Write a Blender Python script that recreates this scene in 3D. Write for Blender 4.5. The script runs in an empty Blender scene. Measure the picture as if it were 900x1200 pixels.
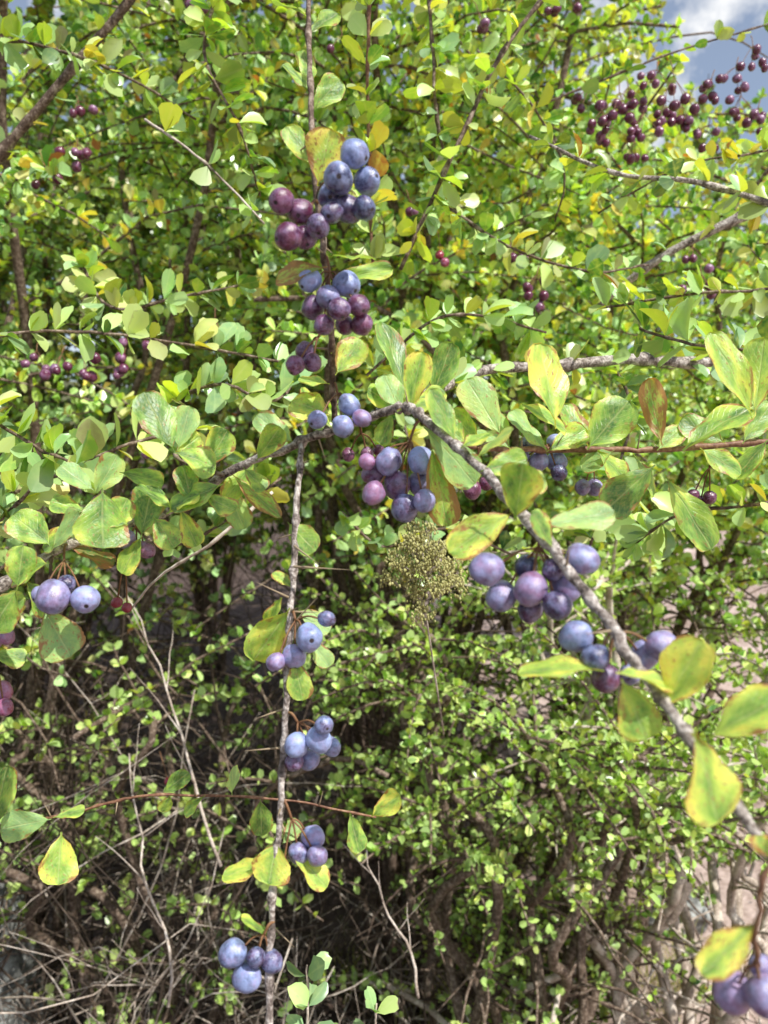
import bpy, math, random
import numpy as np
from mathutils import Vector, Matrix, Quaternion
random.seed(7); RNG=np.random.default_rng(11)
C=bpy.context.scene.collection
# ------------------------------------------------------------------ camera
F=900.0; CAM=Vector((0,0,1.35)); PITCH=math.radians(-4)
FW=Vector((0,math.cos(PITCH),math.sin(PITCH))); UP=Vector((0,-math.sin(PITCH),math.cos(PITCH))); RT=Vector((1,0,0))
def P(px,py,d): return CAM+d*(FW+RT*((px-450)/F)-UP*((py-600)/F))
SUN=Vector((0.41,-0.40,0.82)).normalized()
W={}
def empty(name,loc,label,cat,group=None):
    o=bpy.data.objects.new(name,None); C.objects.link(o); o.location=loc; o.empty_display_size=.02
    W[o.name]=Vector(loc); o['label']=label; o['category']=cat
    if group:o['group']=group
    return o
def tag(o,label,cat,group=None,kind=None):
    if label:o['label']=label
    if cat:o['category']=cat
    if group:o['group']=group
    if kind:o['kind']=kind
def put(name,mesh,parent,M):
    o=bpy.data.objects.new(name,mesh); C.objects.link(o)
    if parent is not None:
        o.parent=parent; o.matrix_basis=Matrix.Translation(-W[parent.name])@M
    else: o.matrix_basis=M
    W[o.name]=M.to_translation()
    return o
class MB:
    def __init__(s): s.v=[]; s.f=[]
    def tube(s,pts,rad,n=6,cap=True):
        pts=[Vector(p) for p in pts]; k=len(pts); b=len(s.v)
        t=(pts[1]-pts[0]).normalized(); a=t.orthogonal().normalized()
        for i in range(k):
            t2=((pts[min(i+1,k-1)]-pts[max(i-1,0)])).normalized()
            a=(a-t2*a.dot(t2)); 
            if a.length<1e-6:a=t2.orthogonal()
            a.normalize(); c=t2.cross(a); r=rad[i]
            for j in range(n):
                q=2*math.pi*j/n; s.v.append(pts[i]+a*(r*math.cos(q))+c*(r*math.sin(q)))
        for i in range(k-1):
            for j in range(n):
                s.f.append((b+i*n+j,b+i*n+(j+1)%n,b+(i+1)*n+(j+1)%n,b+(i+1)*n+j))
        if cap:
            s.f.append(tuple(b+j for j in range(n))[::-1]); s.f.append(tuple(b+(k-1)*n+j for j in range(n)))
    def ball(s,c,r,nu=8,nv=5,sq=(1,1,1)):
        b=len(s.v); c=Vector(c)
        s.v.append(c+Vector((0,0,r*sq[2])))
        for i in range(1,nv):
            th=math.pi*i/nv
            for j in range(nu):
                q=2*math.pi*j/nu
                s.v.append(c+Vector((r*sq[0]*math.sin(th)*math.cos(q),r*sq[1]*math.sin(th)*math.sin(q),r*sq[2]*math.cos(th))))
        s.v.append(c-Vector((0,0,r*sq[2]))); e=len(s.v)-1
        for j in range(nu):
            s.f.append((b,b+1+j,b+1+(j+1)%nu)); s.f.append((e,b+1+(nv-2)*nu+(j+1)%nu,b+1+(nv-2)*nu+j))
        for i in range(nv-2):
            for j in range(nu):
                p=b+1+i*nu
                s.f.append((p+j,p+nu+j,p+nu+(j+1)%nu,p+(j+1)%nu))
    def build(s,name,mat,parent=None,origin=None,smooth=True):
        if origin is None: origin=W[parent.name] if parent is not None else Vector((0,0,0))
        m=bpy.data.meshes.new(name); m.from_pydata([tuple(v-origin) for v in s.v],[],s.f); m.update()
        if smooth: m.polygons.foreach_set('use_smooth',[True]*len(m.polygons))
        m.materials.append(mat)
        return put(name,m,parent,Matrix.Translation(origin))
def spline(pts,n=6):
    pts=[Vector(p) for p in pts]
    if len(pts)==2: return [pts[0].lerp(pts[1],i/n) for i in range(n+1)]
    q=[pts[0]*2-pts[1]]+pts+[pts[-1]*2-pts[-2]]; out=[]
    for i in range(1,len(q)-2):
        p0,p1,p2,p3=q[i-1:i+3]
        for k in range(n):
            t=k/n
            out.append(.5*((2*p1)+(p2-p0)*t+(2*p0-5*p1+4*p2-p3)*t*t+(3*p1-p0-3*p2+p3)*t**3))
    out.append(pts[-1]); return out
# ------------------------------------------------------------------ materials
def newmat(name):
    m=bpy.data.materials.new(name); m.use_nodes=True; nt=m.node_tree; nt.nodes.clear()
    return m,nt
class N:
    def __init__(s,nt): s.nt=nt
    def n(s,t,**k):
        x=s.nt.nodes.new(t)
        for a,b in k.items(): setattr(x,a,b)
        return x
    def l(s,a,b): s.nt.links.new(a,b)
    def noise(s,vec,scale,detail=3,rough=.55):
        x=s.n('ShaderNodeTexNoise'); x.inputs['Scale'].default_value=scale; x.inputs['Detail'].default_value=detail; x.inputs['Roughness'].default_value=rough
        if vec is not None: s.l(vec,x.inputs['Vector'])
        return x.outputs['Fac']
    def ramp(s,fac,stops):
        x=s.n('ShaderNodeValToRGB'); e=x.color_ramp.elements
        while len(e)<len(stops): e.new(.5)
        for i,(p,c) in enumerate(stops):
            e[i].position=p; e[i].color=(c if len(c)==4 else (*c,1)) if not isinstance(c,(int,float)) else (c,c,c,1)
        s.l(fac,x.inputs[0]); return x.outputs[0]
    def sramp(s,fac,a,b,va,vb):
        x=s.n('ShaderNodeMapRange'); x.interpolation_type='LINEAR'; x.clamp=True
        for i,v in enumerate((a,b,va,vb)): x.inputs[i+1].default_value=v
        s.l(fac,x.inputs[0]); return x.outputs[0]
    def mix(s,fac,a,b,mode='MIX'):
        x=s.n('ShaderNodeMix',data_type='RGBA',blend_type=mode)
        for v,i in ((fac,0),(a,6),(b,7)):
            if hasattr(v,'links'): s.l(v,x.inputs[i])
            else: x.inputs[i].default_value=v if isinstance(v,(int,float)) else (*v,1)
        return x.outputs[2]
    def math(s,op,a,b=0,c=0,clamp=False):
        x=s.n('ShaderNodeMath',operation=op); x.use_clamp=clamp
        for i,v in enumerate((a,b,c)):
            if hasattr(v,'links'): s.l(v,x.inputs[i])
            else: x.inputs[i].default_value=v
        return x.outputs[0]
    def bump(s,h,strength,dist):
        x=s.n('ShaderNodeBump'); x.inputs['Strength'].default_value=strength; x.inputs['Distance'].default_value=dist
        s.l(h,x.inputs['Height']); return x.outputs[0]
def leaf_surface(g,col,rough,trans,nrm=None,spec=.5,gain=1.95,tg=2.0):
    p=g.n('ShaderNodeBsdfPrincipled'); g.l(g.mix(1.0,col,(gain,gain,gain),'MULTIPLY'),p.inputs['Base Color'])
    p.inputs['Roughness'].default_value=rough; p.inputs['Specular IOR Level'].default_value=spec
    t=g.n('ShaderNodeBsdfTranslucent'); tc=g.mix(1.0,col,(tg,tg,tg*.27),'MULTIPLY'); g.l(tc,t.inputs[0])
    if nrm is not None: g.l(nrm,p.inputs['Normal'])
    m=g.n('ShaderNodeMixShader'); m.inputs[0].default_value=trans
    g.l(p.outputs[0],m.inputs[1]); g.l(t.outputs[0],m.inputs[2])
    o=g.n('ShaderNodeOutputMaterial'); g.l(m.outputs[0],o.inputs[0])
def foliage_mat(name,stops,under,rough=.31,trans=.34,patchc=(.42,.44,.09),spec=.75,detail=False,gain=2.45,tg=2.6):
    m,nt=newmat(name); g=N(nt)
    a=g.n('ShaderNodeAttribute',attribute_name='tint'); sp=g.n('ShaderNodeSeparateColor'); g.l(a.outputs['Color'],sp.inputs[0])
    col=g.ramp(sp.outputs[0],stops)
    geo=g.n('ShaderNodeNewGeometry')
    if detail:
        tc=g.n('ShaderNodeTexCoord'); nz=g.noise(tc.outputs['Object'],120,3)
        col=g.mix(g.ramp(nz,[(.45,0),(.75,.5)]),col,patchc)
        rm=g.math('ADD',g.math('MULTIPLY',sp.outputs[2],.45),g.noise(tc.outputs['Object'],75,3))
        col=g.mix(g.sramp(rm,.98,1.12,0,.8),col,(.24,.10,.04))
    rib=g.ramp(sp.outputs[2],[(0.0,.5),(.16,0)])
    col=g.mix(rib,col,g.mix(.5,col,(.42,.43,.2)))
    col=g.mix(g.math('MULTIPLY',geo.outputs['Backfacing'],.5),col,under)
    cb=g.n('ShaderNodeCombineColor'); [g.l(sp.outputs[1],cb.inputs[i]) for i in range(3)]
    col=g.mix(1.0,col,cb.outputs[0],'MULTIPLY')
    leaf_surface(g,col,rough,trans,None,spec,gain,tg)
    return m
GREENS=[(0,(.024,.075,.019)),(.26,(.095,.205,.038)),(.52,(.265,.37,.06)),(.80,(.405,.41,.075)),(.95,(.42,.32,.07)),(.97,(.26,.10,.045)),(1,(.24,.09,.035))]
M_FOL=foliage_mat('barberry_foliage',GREENS,(.27,.37,.19))
M_MID=foliage_mat('branch_foliage',GREENS,(.25,.37,.20),.32,.34,detail=True,gain=2.2,tg=2.3)
M_BACK=foliage_mat('shadow_dimmed_foliage',GREENS,(.2,.28,.12),.35,.32,gain=1.4,tg=1.5)  # same greens at lower gain, so the rear rows read as shadowed gaps
M_LOW=foliage_mat('low_shrub_foliage',[(0,(.05,.125,.02)),(.5,(.19,.30,.048)),(1,(.39,.42,.105))],(.28,.35,.14),gain=2.4,tg=2.5)
M_LIT=foliage_mat('leaf_litter',[(0,(.03,.02,.012)),(.5,(.085,.056,.036)),(1,(.27,.2,.14))],(.14,.1,.07),.8,.05,spec=.2,gain=1,tg=1)  # litter tone lowered to imitate shade under the thicket
M_GRS=foliage_mat('grass_blades',[(0,(.14,.19,.035)),(.5,(.28,.27,.07)),(1,(.42,.36,.17))],(.3,.3,.12),.6,.3,spec=.3,gain=1.5,tg=1.8)
def near_leaf():
    m,nt=newmat('barberry_leaf'); g=N(nt)
    oi=g.n('ShaderNodeObjectInfo'); sp=g.n('ShaderNodeSeparateColor'); g.l(oi.outputs['Color'],sp.inputs[0])
    yel,red=sp.outputs[0],sp.outputs[1]
    uv=g.n('ShaderNodeUVMap'); sx=g.n('ShaderNodeSeparateXYZ'); g.l(uv.outputs[0],sx.inputs[0])
    u=sx.outputs[0]; av=g.math('ABSOLUTE',g.math('SUBTRACT',sx.outputs[1],.5))
    ad=g.n('ShaderNodeVectorMath',operation='ADD'); g.l(uv.outputs[0],ad.inputs[0])
    rr=g.math('MULTIPLY',oi.outputs['Random'],40); cx=g.n('ShaderNodeCombineXYZ'); g.l(rr,cx.inputs[0]); g.l(rr,cx.inputs[2]); g.l(cx.outputs[0],ad.inputs[1])
    vec=ad.outputs[0]
    n1=g.noise(vec,2.3,3); n2=g.noise(vec,14,4,.65); n3=g.noise(vec,5.5,4,.6); n4=g.noise(vec,3.6,4,.65)
    yv=g.math('ADD',yel,g.math('MULTIPLY',g.math('SUBTRACT',n1,.5),1.9))
    yv=g.math('ADD',yv,g.math('MULTIPLY',g.math('SUBTRACT',av,.25),.8))
    base=g.ramp(yv,[(0,(.035,.10,.020)),(.3,(.125,.245,.040)),(.58,(.28,.39,.062)),(.85,(.50,.49,.08)),(1,(.56,.45,.085))])
    base=g.mix(g.math('MULTIPLY',g.math('GREATER_THAN',sp.outputs[2],.82),.5),base,(.24,.38,.18))
    base=g.mix(g.ramp(n2,[(.35,.0),(.7,.3)]),base,(.42,.47,.13))
    ph=g.math('SUBTRACT',g.math('MULTIPLY',u,9),g.math('MULTIPLY',av,7))
    ph=g.math('ADD',ph,g.math('MULTIPLY',n3,1.2))
    fr=g.math('ABSOLUTE',g.math('SUBTRACT',g.math('FRACT',ph),.5))
    vein=g.ramp(fr,[(.0,.3),(.09,0)])
    rib=g.ramp(av,[(0,.6),(.035,0)])
    vv=g.math('MAXIMUM',vein,rib)
    col=g.mix(vv,base,g.mix(.5,base,(.52,.52,.26)))
    rim=g.math('ADD',g.math('MULTIPLY',av,.9),g.math('MULTIPLY',n4,1.0))
    rimf=g.sramp(g.math('ADD',rim,g.math('MULTIPLY',red,.34)),.94,1.04,0,.88)
    sf=g.sramp(g.math('ADD',n2,g.math('MULTIPLY',red,.14)),.62,.69,0,.85)
    whole=g.sramp(g.math('ADD',n1,g.math('MULTIPLY',red,.60)),.90,1.12,0,.85)
    bl=g.math('MAXIMUM',g.math('MAXIMUM',rimf,sf),whole)
    col=g.mix(bl,col,g.mix(n3,(.36,.13,.055),(.12,.05,.022)))
    geo=g.n('ShaderNodeNewGeometry')
    col=g.mix(g.math('MULTIPLY',geo.outputs['Backfacing'],.35),col,(.30,.42,.18))
    nb=g.bump(g.math('ADD',g.math('MULTIPLY',vv,-1),g.math('MULTIPLY',n2,.9)),.5,.0007)
    leaf_surface(g,col,.32,.36,nb,.7,2.0,2.3)
    return m
M_LEAF=near_leaf()
def berry_mat(name):
    m,nt=newmat(name); g=N(nt)
    oi=g.n('ShaderNodeObjectInfo'); sp=g.n('ShaderNodeSeparateColor'); g.l(oi.outputs['Color'],sp.inputs[0])
    pur,blo=sp.outputs[0],sp.outputs[1]
    tc=g.n('ShaderNodeTexCoord'); ad=g.n('ShaderNodeVectorMath',operation='ADD'); g.l(tc.outputs['Object'],ad.inputs[0])
    rr=g.math('MULTIPLY',oi.outputs['Random'],30); cx=g.n('ShaderNodeCombineXYZ'); g.l(rr,cx.inputs[0]); g.l(rr,cx.inputs[1]); g.l(cx.outputs[0],ad.inputs[1])
    v=ad.outputs[0]
    n1=g.noise(v,1.2,4,.55); n2=g.noise(v,4.5,5,.7); n3=g.noise(v,26,3,.65); n4=g.noise(v,1.6,3)
    pv=g.math('ADD',pur,g.math('MULTIPLY',g.math('SUBTRACT',n4,.5),1.2),0,True)
    skin=g.mix(pv,(.009,.012,.055),(.11,.008,.036))
    skin=g.mix(sp.outputs[2],skin,(.42,.012,.02))
    bloom=g.mix(pv,(.41,.51,.85),(.50,.23,.41))
    f=g.math('ADD',g.math('MULTIPLY',n1,1.0),g.math('MULTIPLY',n2,.55))
    f=g.math('ADD',f,g.math('MULTIPLY',g.math('SUBTRACT',blo,.5),.75))
    f=g.sramp(f,.55,1.04,.04,1.0)
    f=g.math('MULTIPLY',f,g.ramp(n3,[(.32,.62),(.62,1)]))
    col=g.mix(f,skin,bloom)
    sz=g.n('ShaderNodeSeparateXYZ'); g.l(tc.outputs['Object'],sz.inputs[0])
    r2=g.math('SQRT',g.math('ADD',g.math('POWER',sz.outputs[0],2),g.math('POWER',sz.outputs[1],2)))
    tip=g.math('MULTIPLY',g.math('LESS_THAN',sz.outputs[2],-.6),g.ramp(r2,[(.13,1),(.2,0)]))
    col=g.mix(tip,col,(.03,.018,.02))
    p=g.n('ShaderNodeBsdfPrincipled'); g.l(col,p.inputs['Base Color'])
    g.l(g.math('ADD',.22,g.math('MULTIPLY',f,.22)),p.inputs['Roughness']); p.inputs['Specular IOR Level'].default_value=.85
    g.l(g.bump(g.math('ADD',n2,g.math('MULTIPLY',n3,.3)),.4,.0005),p.inputs['Normal'])
    o=g.n('ShaderNodeOutputMaterial'); g.l(p.outputs[0],o.inputs[0]); return m
M_BERRY=berry_mat('bloomy_blue_berry')
def simple(name,ramp,scale,bscale,bs,bd,rough=.8,stretch=(1,1,1),spec=.3,shade_left=False):
    m,nt=newmat(name); g=N(nt); tc=g.n('ShaderNodeTexCoord'); mp=g.n('ShaderNodeMapping'); mp.inputs['Scale'].default_value=stretch
    g.l(tc.outputs['Object'],mp.inputs[0]); v=mp.outputs[0]
    a=g.noise(v,scale,5,.65); b=g.noise(v,bscale,4,.6)
    f=g.math('ADD',g.math('MULTIPLY',a,.6),g.math('MULTIPLY',b,.4))
    col=g.ramp(f,ramp)
    if shade_left:      # soil colour darkened towards the left, painted shade under the thicket
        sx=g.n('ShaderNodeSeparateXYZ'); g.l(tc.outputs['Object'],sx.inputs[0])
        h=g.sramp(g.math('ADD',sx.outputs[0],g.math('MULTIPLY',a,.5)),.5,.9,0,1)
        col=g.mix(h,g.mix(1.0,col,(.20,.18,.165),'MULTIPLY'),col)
    p=g.n('ShaderNodeBsdfPrincipled'); g.l(col,p.inputs['Base Color'])
    p.inputs['Roughness'].default_value=rough; p.inputs['Specular IOR Level'].default_value=spec
    g.l(g.bump(f,bs,bd),p.inputs['Normal']); o=g.n('ShaderNodeOutputMaterial'); g.l(p.outputs[0],o.inputs[0]); return m
M_BARK=simple('grey_bark',[(.36,(.045,.034,.027)),(.47,(.25,.20,.17)),(.6,(.74,.66,.59))],170,700,1,.0025)
M_BARK2=simple('brown_bark',[(.36,(.035,.023,.016)),(.5,(.15,.10,.07)),(.64,(.44,.35,.27))],140,520,.9,.0015)
M_RED=simple('reddish_bark',[(.36,(.09,.035,.022)),(.52,(.26,.13,.075)),(.66,(.48,.31,.19))],150,500,.5,.0006,.55)
M_STALK=simple('berry_stalk',[(.3,(.10,.04,.02)),(.55,(.26,.13,.06)),(.75,(.38,.27,.12))],200,600,.4,.0004,.55)
M_THORN=simple('pale_thorn',[(.3,(.24,.16,.09)),(.7,(.5,.4,.26))],200,600,.3,.0003,.6)
M_DRY=simple('dry_twig',[(.34,(.12,.09,.07)),(.47,(.42,.33,.26)),(.62,(.85,.75,.64))],30,300,.6,.001)
M_TANG=simple('shade_darkened_twig',[(.34,(.018,.012,.009)),(.5,(.065,.045,.031)),(.66,(.23,.17,.125))],30,300,.6,.001)  # darkened below the dry twig colour to imitate shade in the thicket
M_SEED=simple('dry_seed',[(.34,(.18,.17,.05)),(.5,(.46,.43,.16)),(.66,(.76,.72,.38))],220,800,.5,.0006)
M_SOIL=simple('soil',[(.28,(.10,.07,.055)),(.45,(.33,.235,.19)),(.6,(.62,.48,.42)),(.75,(.75,.63,.57))],2.2,38,.9,.02,.95,shade_left=True)
M_ROCK=simple('lichened_stone',[(.38,(.05,.05,.045)),(.5,(.2,.2,.185)),(.62,(.46,.47,.44))],16,70,1,.012,.9)
M_HILL=simple('hill_cover',[(.3,(.05,.065,.025)),(.6,(.13,.13,.06))],.05,.4,.5,1,.95)
# ------------------------------------------------------------------ leaf cards (numpy)
T_FAR=np.array([(0,0,0),(.36,-.44,.10),(.78,-.44,.07),(1,0,-.06),(.78,.44,.07),(.36,.44,.10)],float)
F_FAR=np.array([(0,3,2,1),(0,5,4,3)]); A_FAR=np.array([0,1,1,0,1,1.])
T_BG=np.array([(0,0,0),(.60,0,-.02),(1,0,-.08),(.28,-.29,.07),(.63,-.5,.10),(.90,-.36,.03),(.28,.29,.07),(.63,.5,.10),(.90,.36,.03)],float)
F_BG=np.array([(0,1,4,3),(1,2,5,4),(0,6,7,1),(1,7,8,2)]); A_BG=np.array([0,0,.3,1,1,1,1,1,1.])
def mid_t():
    t=[0,.10,.28,.48,.66,.83,.95,1.0]; w=[.015,.05,.28,.44,.5,.46,.31,.10]; V=[];A=[]
    for a,b in zip(t,w):
        for s in (-1,0,1):
            V.append((a,s*b,abs(s)*b*.18-.12*a*a)); A.append(abs(s))
    Fs=[]
    for i in range(len(t)-1):
        for j in range(2): Fs.append((i*3+j,(i+1)*3+j,(i+1)*3+j+1,i*3+j+1))
    return np.array(V,float),np.array(Fs)[:,::-1],np.array(A,float)
T_MID,F_MID,A_MID=mid_t()
def nrm(a): return a/np.maximum(np.linalg.norm(a,axis=1,keepdims=True),1e-9)
JR=np.random.default_rng(77)
def leaves_mesh(name,mat,parent,pos,ax,up,L,Wd,tint,T,FC,AC,smooth=False,curl=True):
    n=len(pos); o0=np.array(W[parent.name]) if parent is not None else np.zeros(3)
    ax=nrm(ax); up=up-(up*ax).sum(1,keepdims=True)*ax; up=nrm(up); b=np.cross(up,ax); k=len(T)
    cz=JR.uniform(-.8,2.6,n) if curl else np.ones(n)
    Y=np.tile(T[None,:,1],(n,1)); X=np.tile(T[None,:,0],(n,1))
    if curl:
        Y=Y*(1+JR.normal(0,.09,(n,k)))+.12*JR.normal(size=(n,1))*X*X; X=X*(1+JR.normal(0,.025,(n,k)))
    V=(pos-o0)[:,None,:]+(L[:,None]*X)[:,:,None]*ax[:,None,:]+(Wd[:,None]*Y)[:,:,None]*b[:,None,:]+((L*cz)[:,None]*T[None,:,2])[:,:,None]*up[:,None,:]
    fi=(FC[None]+(np.arange(n)*k)[:,None,None]).reshape(-1)
    m=bpy.data.meshes.new(name); m.vertices.add(n*k); m.vertices.foreach_set('co',V.astype(np.float32).ravel())
    m.loops.add(len(fi)); m.loops.foreach_set('vertex_index',fi.astype(np.int32))
    nf=len(fi)//4; m.polygons.add(nf); m.polygons.foreach_set('loop_start',(np.arange(nf)*4).astype(np.int32))
    m.update(calc_edges=True)
    at=m.attributes.new('tint','FLOAT_COLOR','POINT')
    col=np.ones((n,k,4),np.float32); col[:,:,0]=tint[:,0:1]; col[:,:,1]=tint[:,1:2]; col[:,:,2]=AC[None]
    at.data.foreach_set('color',col.ravel())
    m.polygons.foreach_set('use_smooth',[smooth]*nf); m.materials.append(mat); m.validate()
    return put(name,m,parent,Matrix.Translation(Vector(o0)))
def fascicles(nodes,tang,kmin,kmax,l0,l1,rng,upw=.5,wr=(.5,.68)):
    k=rng.integers(kmin,kmax+1,len(nodes)); idx=np.repeat(np.arange(len(nodes)),k); n=len(idx)
    t=tang[idx]; r=rng.normal(size=(n,3)); r=nrm(r-(r*t).sum(1,keepdims=True)*t)
    ax=nrm(r+t*rng.uniform(.1,.9,(n,1))+np.array([0,0,upw]))
    up=nrm(rng.normal(size=(n,3))*.65+np.array([SUN.x*.5,SUN.y*.6-.25,.7]))
    L=l0+(l1-l0)*rng.random(n)**1.3; Wd=L*rng.uniform(*wr,n)
    base=rng.normal(.5,.23,len(nodes))[idx]
    ty=np.clip(base+rng.normal(0,.18,n),0,.95); ty=np.where(rng.random(n)<.02,1.0,ty)
    tint=np.stack([ty,rng.uniform(.65,1.28,n)],1)
    return nodes[idx],ax,up,L,Wd,tint
def resample(pts,step):
    a=np.array([tuple(p) for p in pts]); s=np.concatenate([[0],np.cumsum(np.linalg.norm(np.diff(a,axis=0),axis=1))])
    q=np.arange(step*.5,s[-1],step); 
    if len(q)==0:q=np.array([s[-1]*.5])
    p=np.stack([np.interp(q,s,a[:,i]) for i in range(3)],1)
    return p,(np.gradient(p,axis=0) if len(q)>1 else np.tile(nrm(a[-1:]-a[:1]),(len(q),1)))
# ------------------------------------------------------------------ ground, hills
def gh(x,y): return .03*math.sin(3*x+1)*math.cos(2.3*y)+.02*math.sin(7*x)*math.sin(6*y+1)+.05*max(0,min(y,60)-3)
def make_ground():
    n=181; u=np.linspace(-1,1,n); c=400*np.sinh(7*u)/np.sinh(7); V=[];Fc=[]
    for j in range(n):
        for i in range(n): V.append((c[i],c[j]+1.5,gh(c[i],c[j]+1.5)))
    for j in range(n-1):
        for i in range(n-1): Fc.append((j*n+i,j*n+i+1,(j+1)*n+i+1,(j+1)*n+i))
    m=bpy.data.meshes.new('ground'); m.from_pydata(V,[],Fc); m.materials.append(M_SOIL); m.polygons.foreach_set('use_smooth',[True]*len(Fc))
    o=put('ground',m,None,Matrix()); tag(o,'bare pinkish brown soil, with litter and painted shade under the shrubs','ground',kind='structure')
make_ground()
def make_hills():
    V=[];Fc=[];n=120
    for j,(r,hh) in enumerate(((230,0),(270,.6),(320,1),(380,.8))):
        for i in range(n):
            a=2*math.pi*i/n; h=(16+9*math.sin(3*a+1)+6*math.sin(7*a)+3*math.sin(17*a))*hh
            V.append((r*math.cos(a),r*math.sin(a),h+(-2 if j==0 else 2)))
    for j in range(3):
        for i in range(n): Fc.append((j*n+i,(j+1)*n+i,(j+1)*n+(i+1)%n,j*n+(i+1)%n))
    m=bpy.data.meshes.new('hills'); m.from_pydata(V,[],Fc); m.materials.append(M_HILL); o=put('hills',m,None,Matrix()); tag(o,'low scrubby hills on the horizon','hills',kind='structure')
make_hills()
# ------------------------------------------------------------------ background shrubs
def sstep(a,b,x): t=np.clip((x-a)/(b-a),0,1); return t*t*(3-2*t)
def crown_cap(x,y): return 1.36+.45*y+6*(1-sstep(.27,.38,x/np.maximum(y,.1)))
def xmax(y): return .5*y+.22          # foliage trimmed past this line to let sun onto the soil
def shrub(name,label,base,height,spread,nst,ntw,l0,l1,seed,mat,bark,step=.022,zlo=.75,zhi=1.25,zmin=.12,ymin=.86,tl=(.25,.6),kk=(4,7),wr=(.48,.74),cat='shrub',lowp=.1,group=None,tm=(T_FAR,F_FAR,A_FAR)):
    rng=np.random.default_rng(seed); bx,by=base
    root=empty(name,(bx,by,gh(bx,by)),label,cat,group); b0=W[root.name]
    NP=[];NT=[]
    for s in range(nst):
        az=2*math.pi*(s+rng.uniform(-.4,.4))/nst; sp=spread*rng.uniform(.35,1.05); hh=height*rng.uniform(.72,1.04)
        st=[]; wob=rng.normal(0,.035,(9,3))
        for i in range(9):
            t=i/8; r=sp*(t**1.35); z=hh*(1-(1-t)**1.55)-.22*height*max(0,t-.75)**1.3
            st.append(b0+Vector((r*math.cos(az)+.06*math.cos(az),r*math.sin(az)+.06*math.sin(az),z-.03 if i==0 else z))+Vector(wob[i])*(0 if i==0 else 1))
        st=spline(st,3); mb=MB()
        bad=[i for i,p in enumerate(st) if p.y<=ymin-.06 or p.z>crown_cap(p.x,p.y)+.03 or (i>3 and p.x>xmax(p.y))]
        if bad: st=st[:max(bad[0],4)]
        n=len(st)
        mb.tube(st,[.011*(1-.8*i/n)+.0015 for i in range(n)],6)
        for k in range(ntw):
            t=rng.uniform(zmin,1); i=min(int(t*(n-1)),n-2); p=st[i].lerp(st[i+1],t*(n-1)-i)
            q=rng.uniform(0,2*math.pi); d=Vector((math.cos(q)*.8+math.cos(az)*.35,math.sin(q)*.8+math.sin(az)*.35,rng.uniform(-.15,.9))).normalized()
            ln=rng.uniform(*tl)*(1 if t>.3 else .7); pts=[];cur=p.copy(); dd=d.copy()
            for j in range(7):
                pts.append(cur.copy()); dd=(dd+Vector((rng.normal(0,.16),rng.normal(0,.16),rng.normal(-.10,.13)))).normalized(); cur=cur+dd*ln/6
            lim=rng.normal(.02,.05)
            while len(pts)>2 and (pts[-1].y<ymin or pts[-1].z<.03 or pts[-1].x>xmax(pts[-1].y)+lim or pts[-1].z>crown_cap(pts[-1].x,pts[-1].y)+lim): pts.pop()
            if len(pts)<3: continue
            mb.tube(pts,[.0030*(1-.7*j/6)+.0006 for j in range(len(pts))],4,False)
            a,b=resample(pts,step); NP.append(a);NT.append(b)
        a,b=resample(st[n//2:],step*1.6); NP.append(a);NT.append(b)
        mb.build('stem',bark,root)
    NP=np.concatenate(NP);NT=nrm(np.concatenate(NT))
    keep=(rng.random(len(NP))<lowp+(1-lowp)*sstep(zlo,zhi,NP[:,2]))&(NP[:,1]>ymin)&(NP[:,2]<crown_cap(NP[:,0],NP[:,1])+.06)&(NP[:,0]<xmax(NP[:,1])+.08); NP=NP[keep];NT=NT[keep]
    A=fascicles(NP,NT,kk[0],kk[1],l0,l1,rng,.45,wr)
    leaves_mesh('foliage',mat,root,*A,*tm)
    print(name,len(A[0])); return root
BG=(T_BG,F_BG,A_BG)
S1=shrub('barberry_shrub','tall yellow green barberry shrub filling the upper left behind the berry branches',(-.80,1.65),2.8,1.0,18,28,.011,.029,1,M_FOL,M_BARK2,step=.019,zlo=.90,zhi=1.2,tm=BG,lowp=.03)
S2=shrub('barberry_shrub','tall dense barberry shrub in the middle behind the upright berry stem',(.06,1.85),2.9,.95,18,28,.011,.029,2,M_FOL,M_BARK2,step=.019,zlo=.92,zhi=1.25,tm=BG,lowp=.03)
S3=shrub('barberry_shrub','barberry shrub at right with dark red berries below the patch of blue sky',(.60,1.95),2.25,1.0,17,31,.011,.029,3,M_FOL,M_BARK2,step=.018,zlo=.95,tm=BG,lowp=.03)
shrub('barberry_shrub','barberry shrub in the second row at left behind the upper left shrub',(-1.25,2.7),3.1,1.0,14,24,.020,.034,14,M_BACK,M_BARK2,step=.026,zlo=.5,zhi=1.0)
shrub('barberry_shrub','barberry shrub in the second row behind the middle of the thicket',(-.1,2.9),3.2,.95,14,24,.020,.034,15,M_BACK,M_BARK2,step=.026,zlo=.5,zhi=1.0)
shrub('barberry_shrub','barberry shrub in the second row at right behind the low green shrubs',(.85,3.2),2.7,.8,14,26,.020,.034,16,M_FOL,M_BARK2,step=.026,zlo=.65,zhi=1.05,lowp=.02)
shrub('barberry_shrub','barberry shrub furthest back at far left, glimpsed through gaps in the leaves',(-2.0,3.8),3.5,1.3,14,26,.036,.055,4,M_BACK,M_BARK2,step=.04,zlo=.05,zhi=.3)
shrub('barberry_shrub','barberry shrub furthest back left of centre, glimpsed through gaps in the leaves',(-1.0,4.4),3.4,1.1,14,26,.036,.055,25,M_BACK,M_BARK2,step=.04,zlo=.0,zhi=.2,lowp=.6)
shrub('barberry_shrub','barberry shrub furthest back in the centre, glimpsed through gaps in the leaves',(0,4.1),3.7,1.3,14,26,.036,.055,5,M_BACK,M_BARK2,step=.04,zlo=.0,zhi=.3,lowp=.5)
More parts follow.
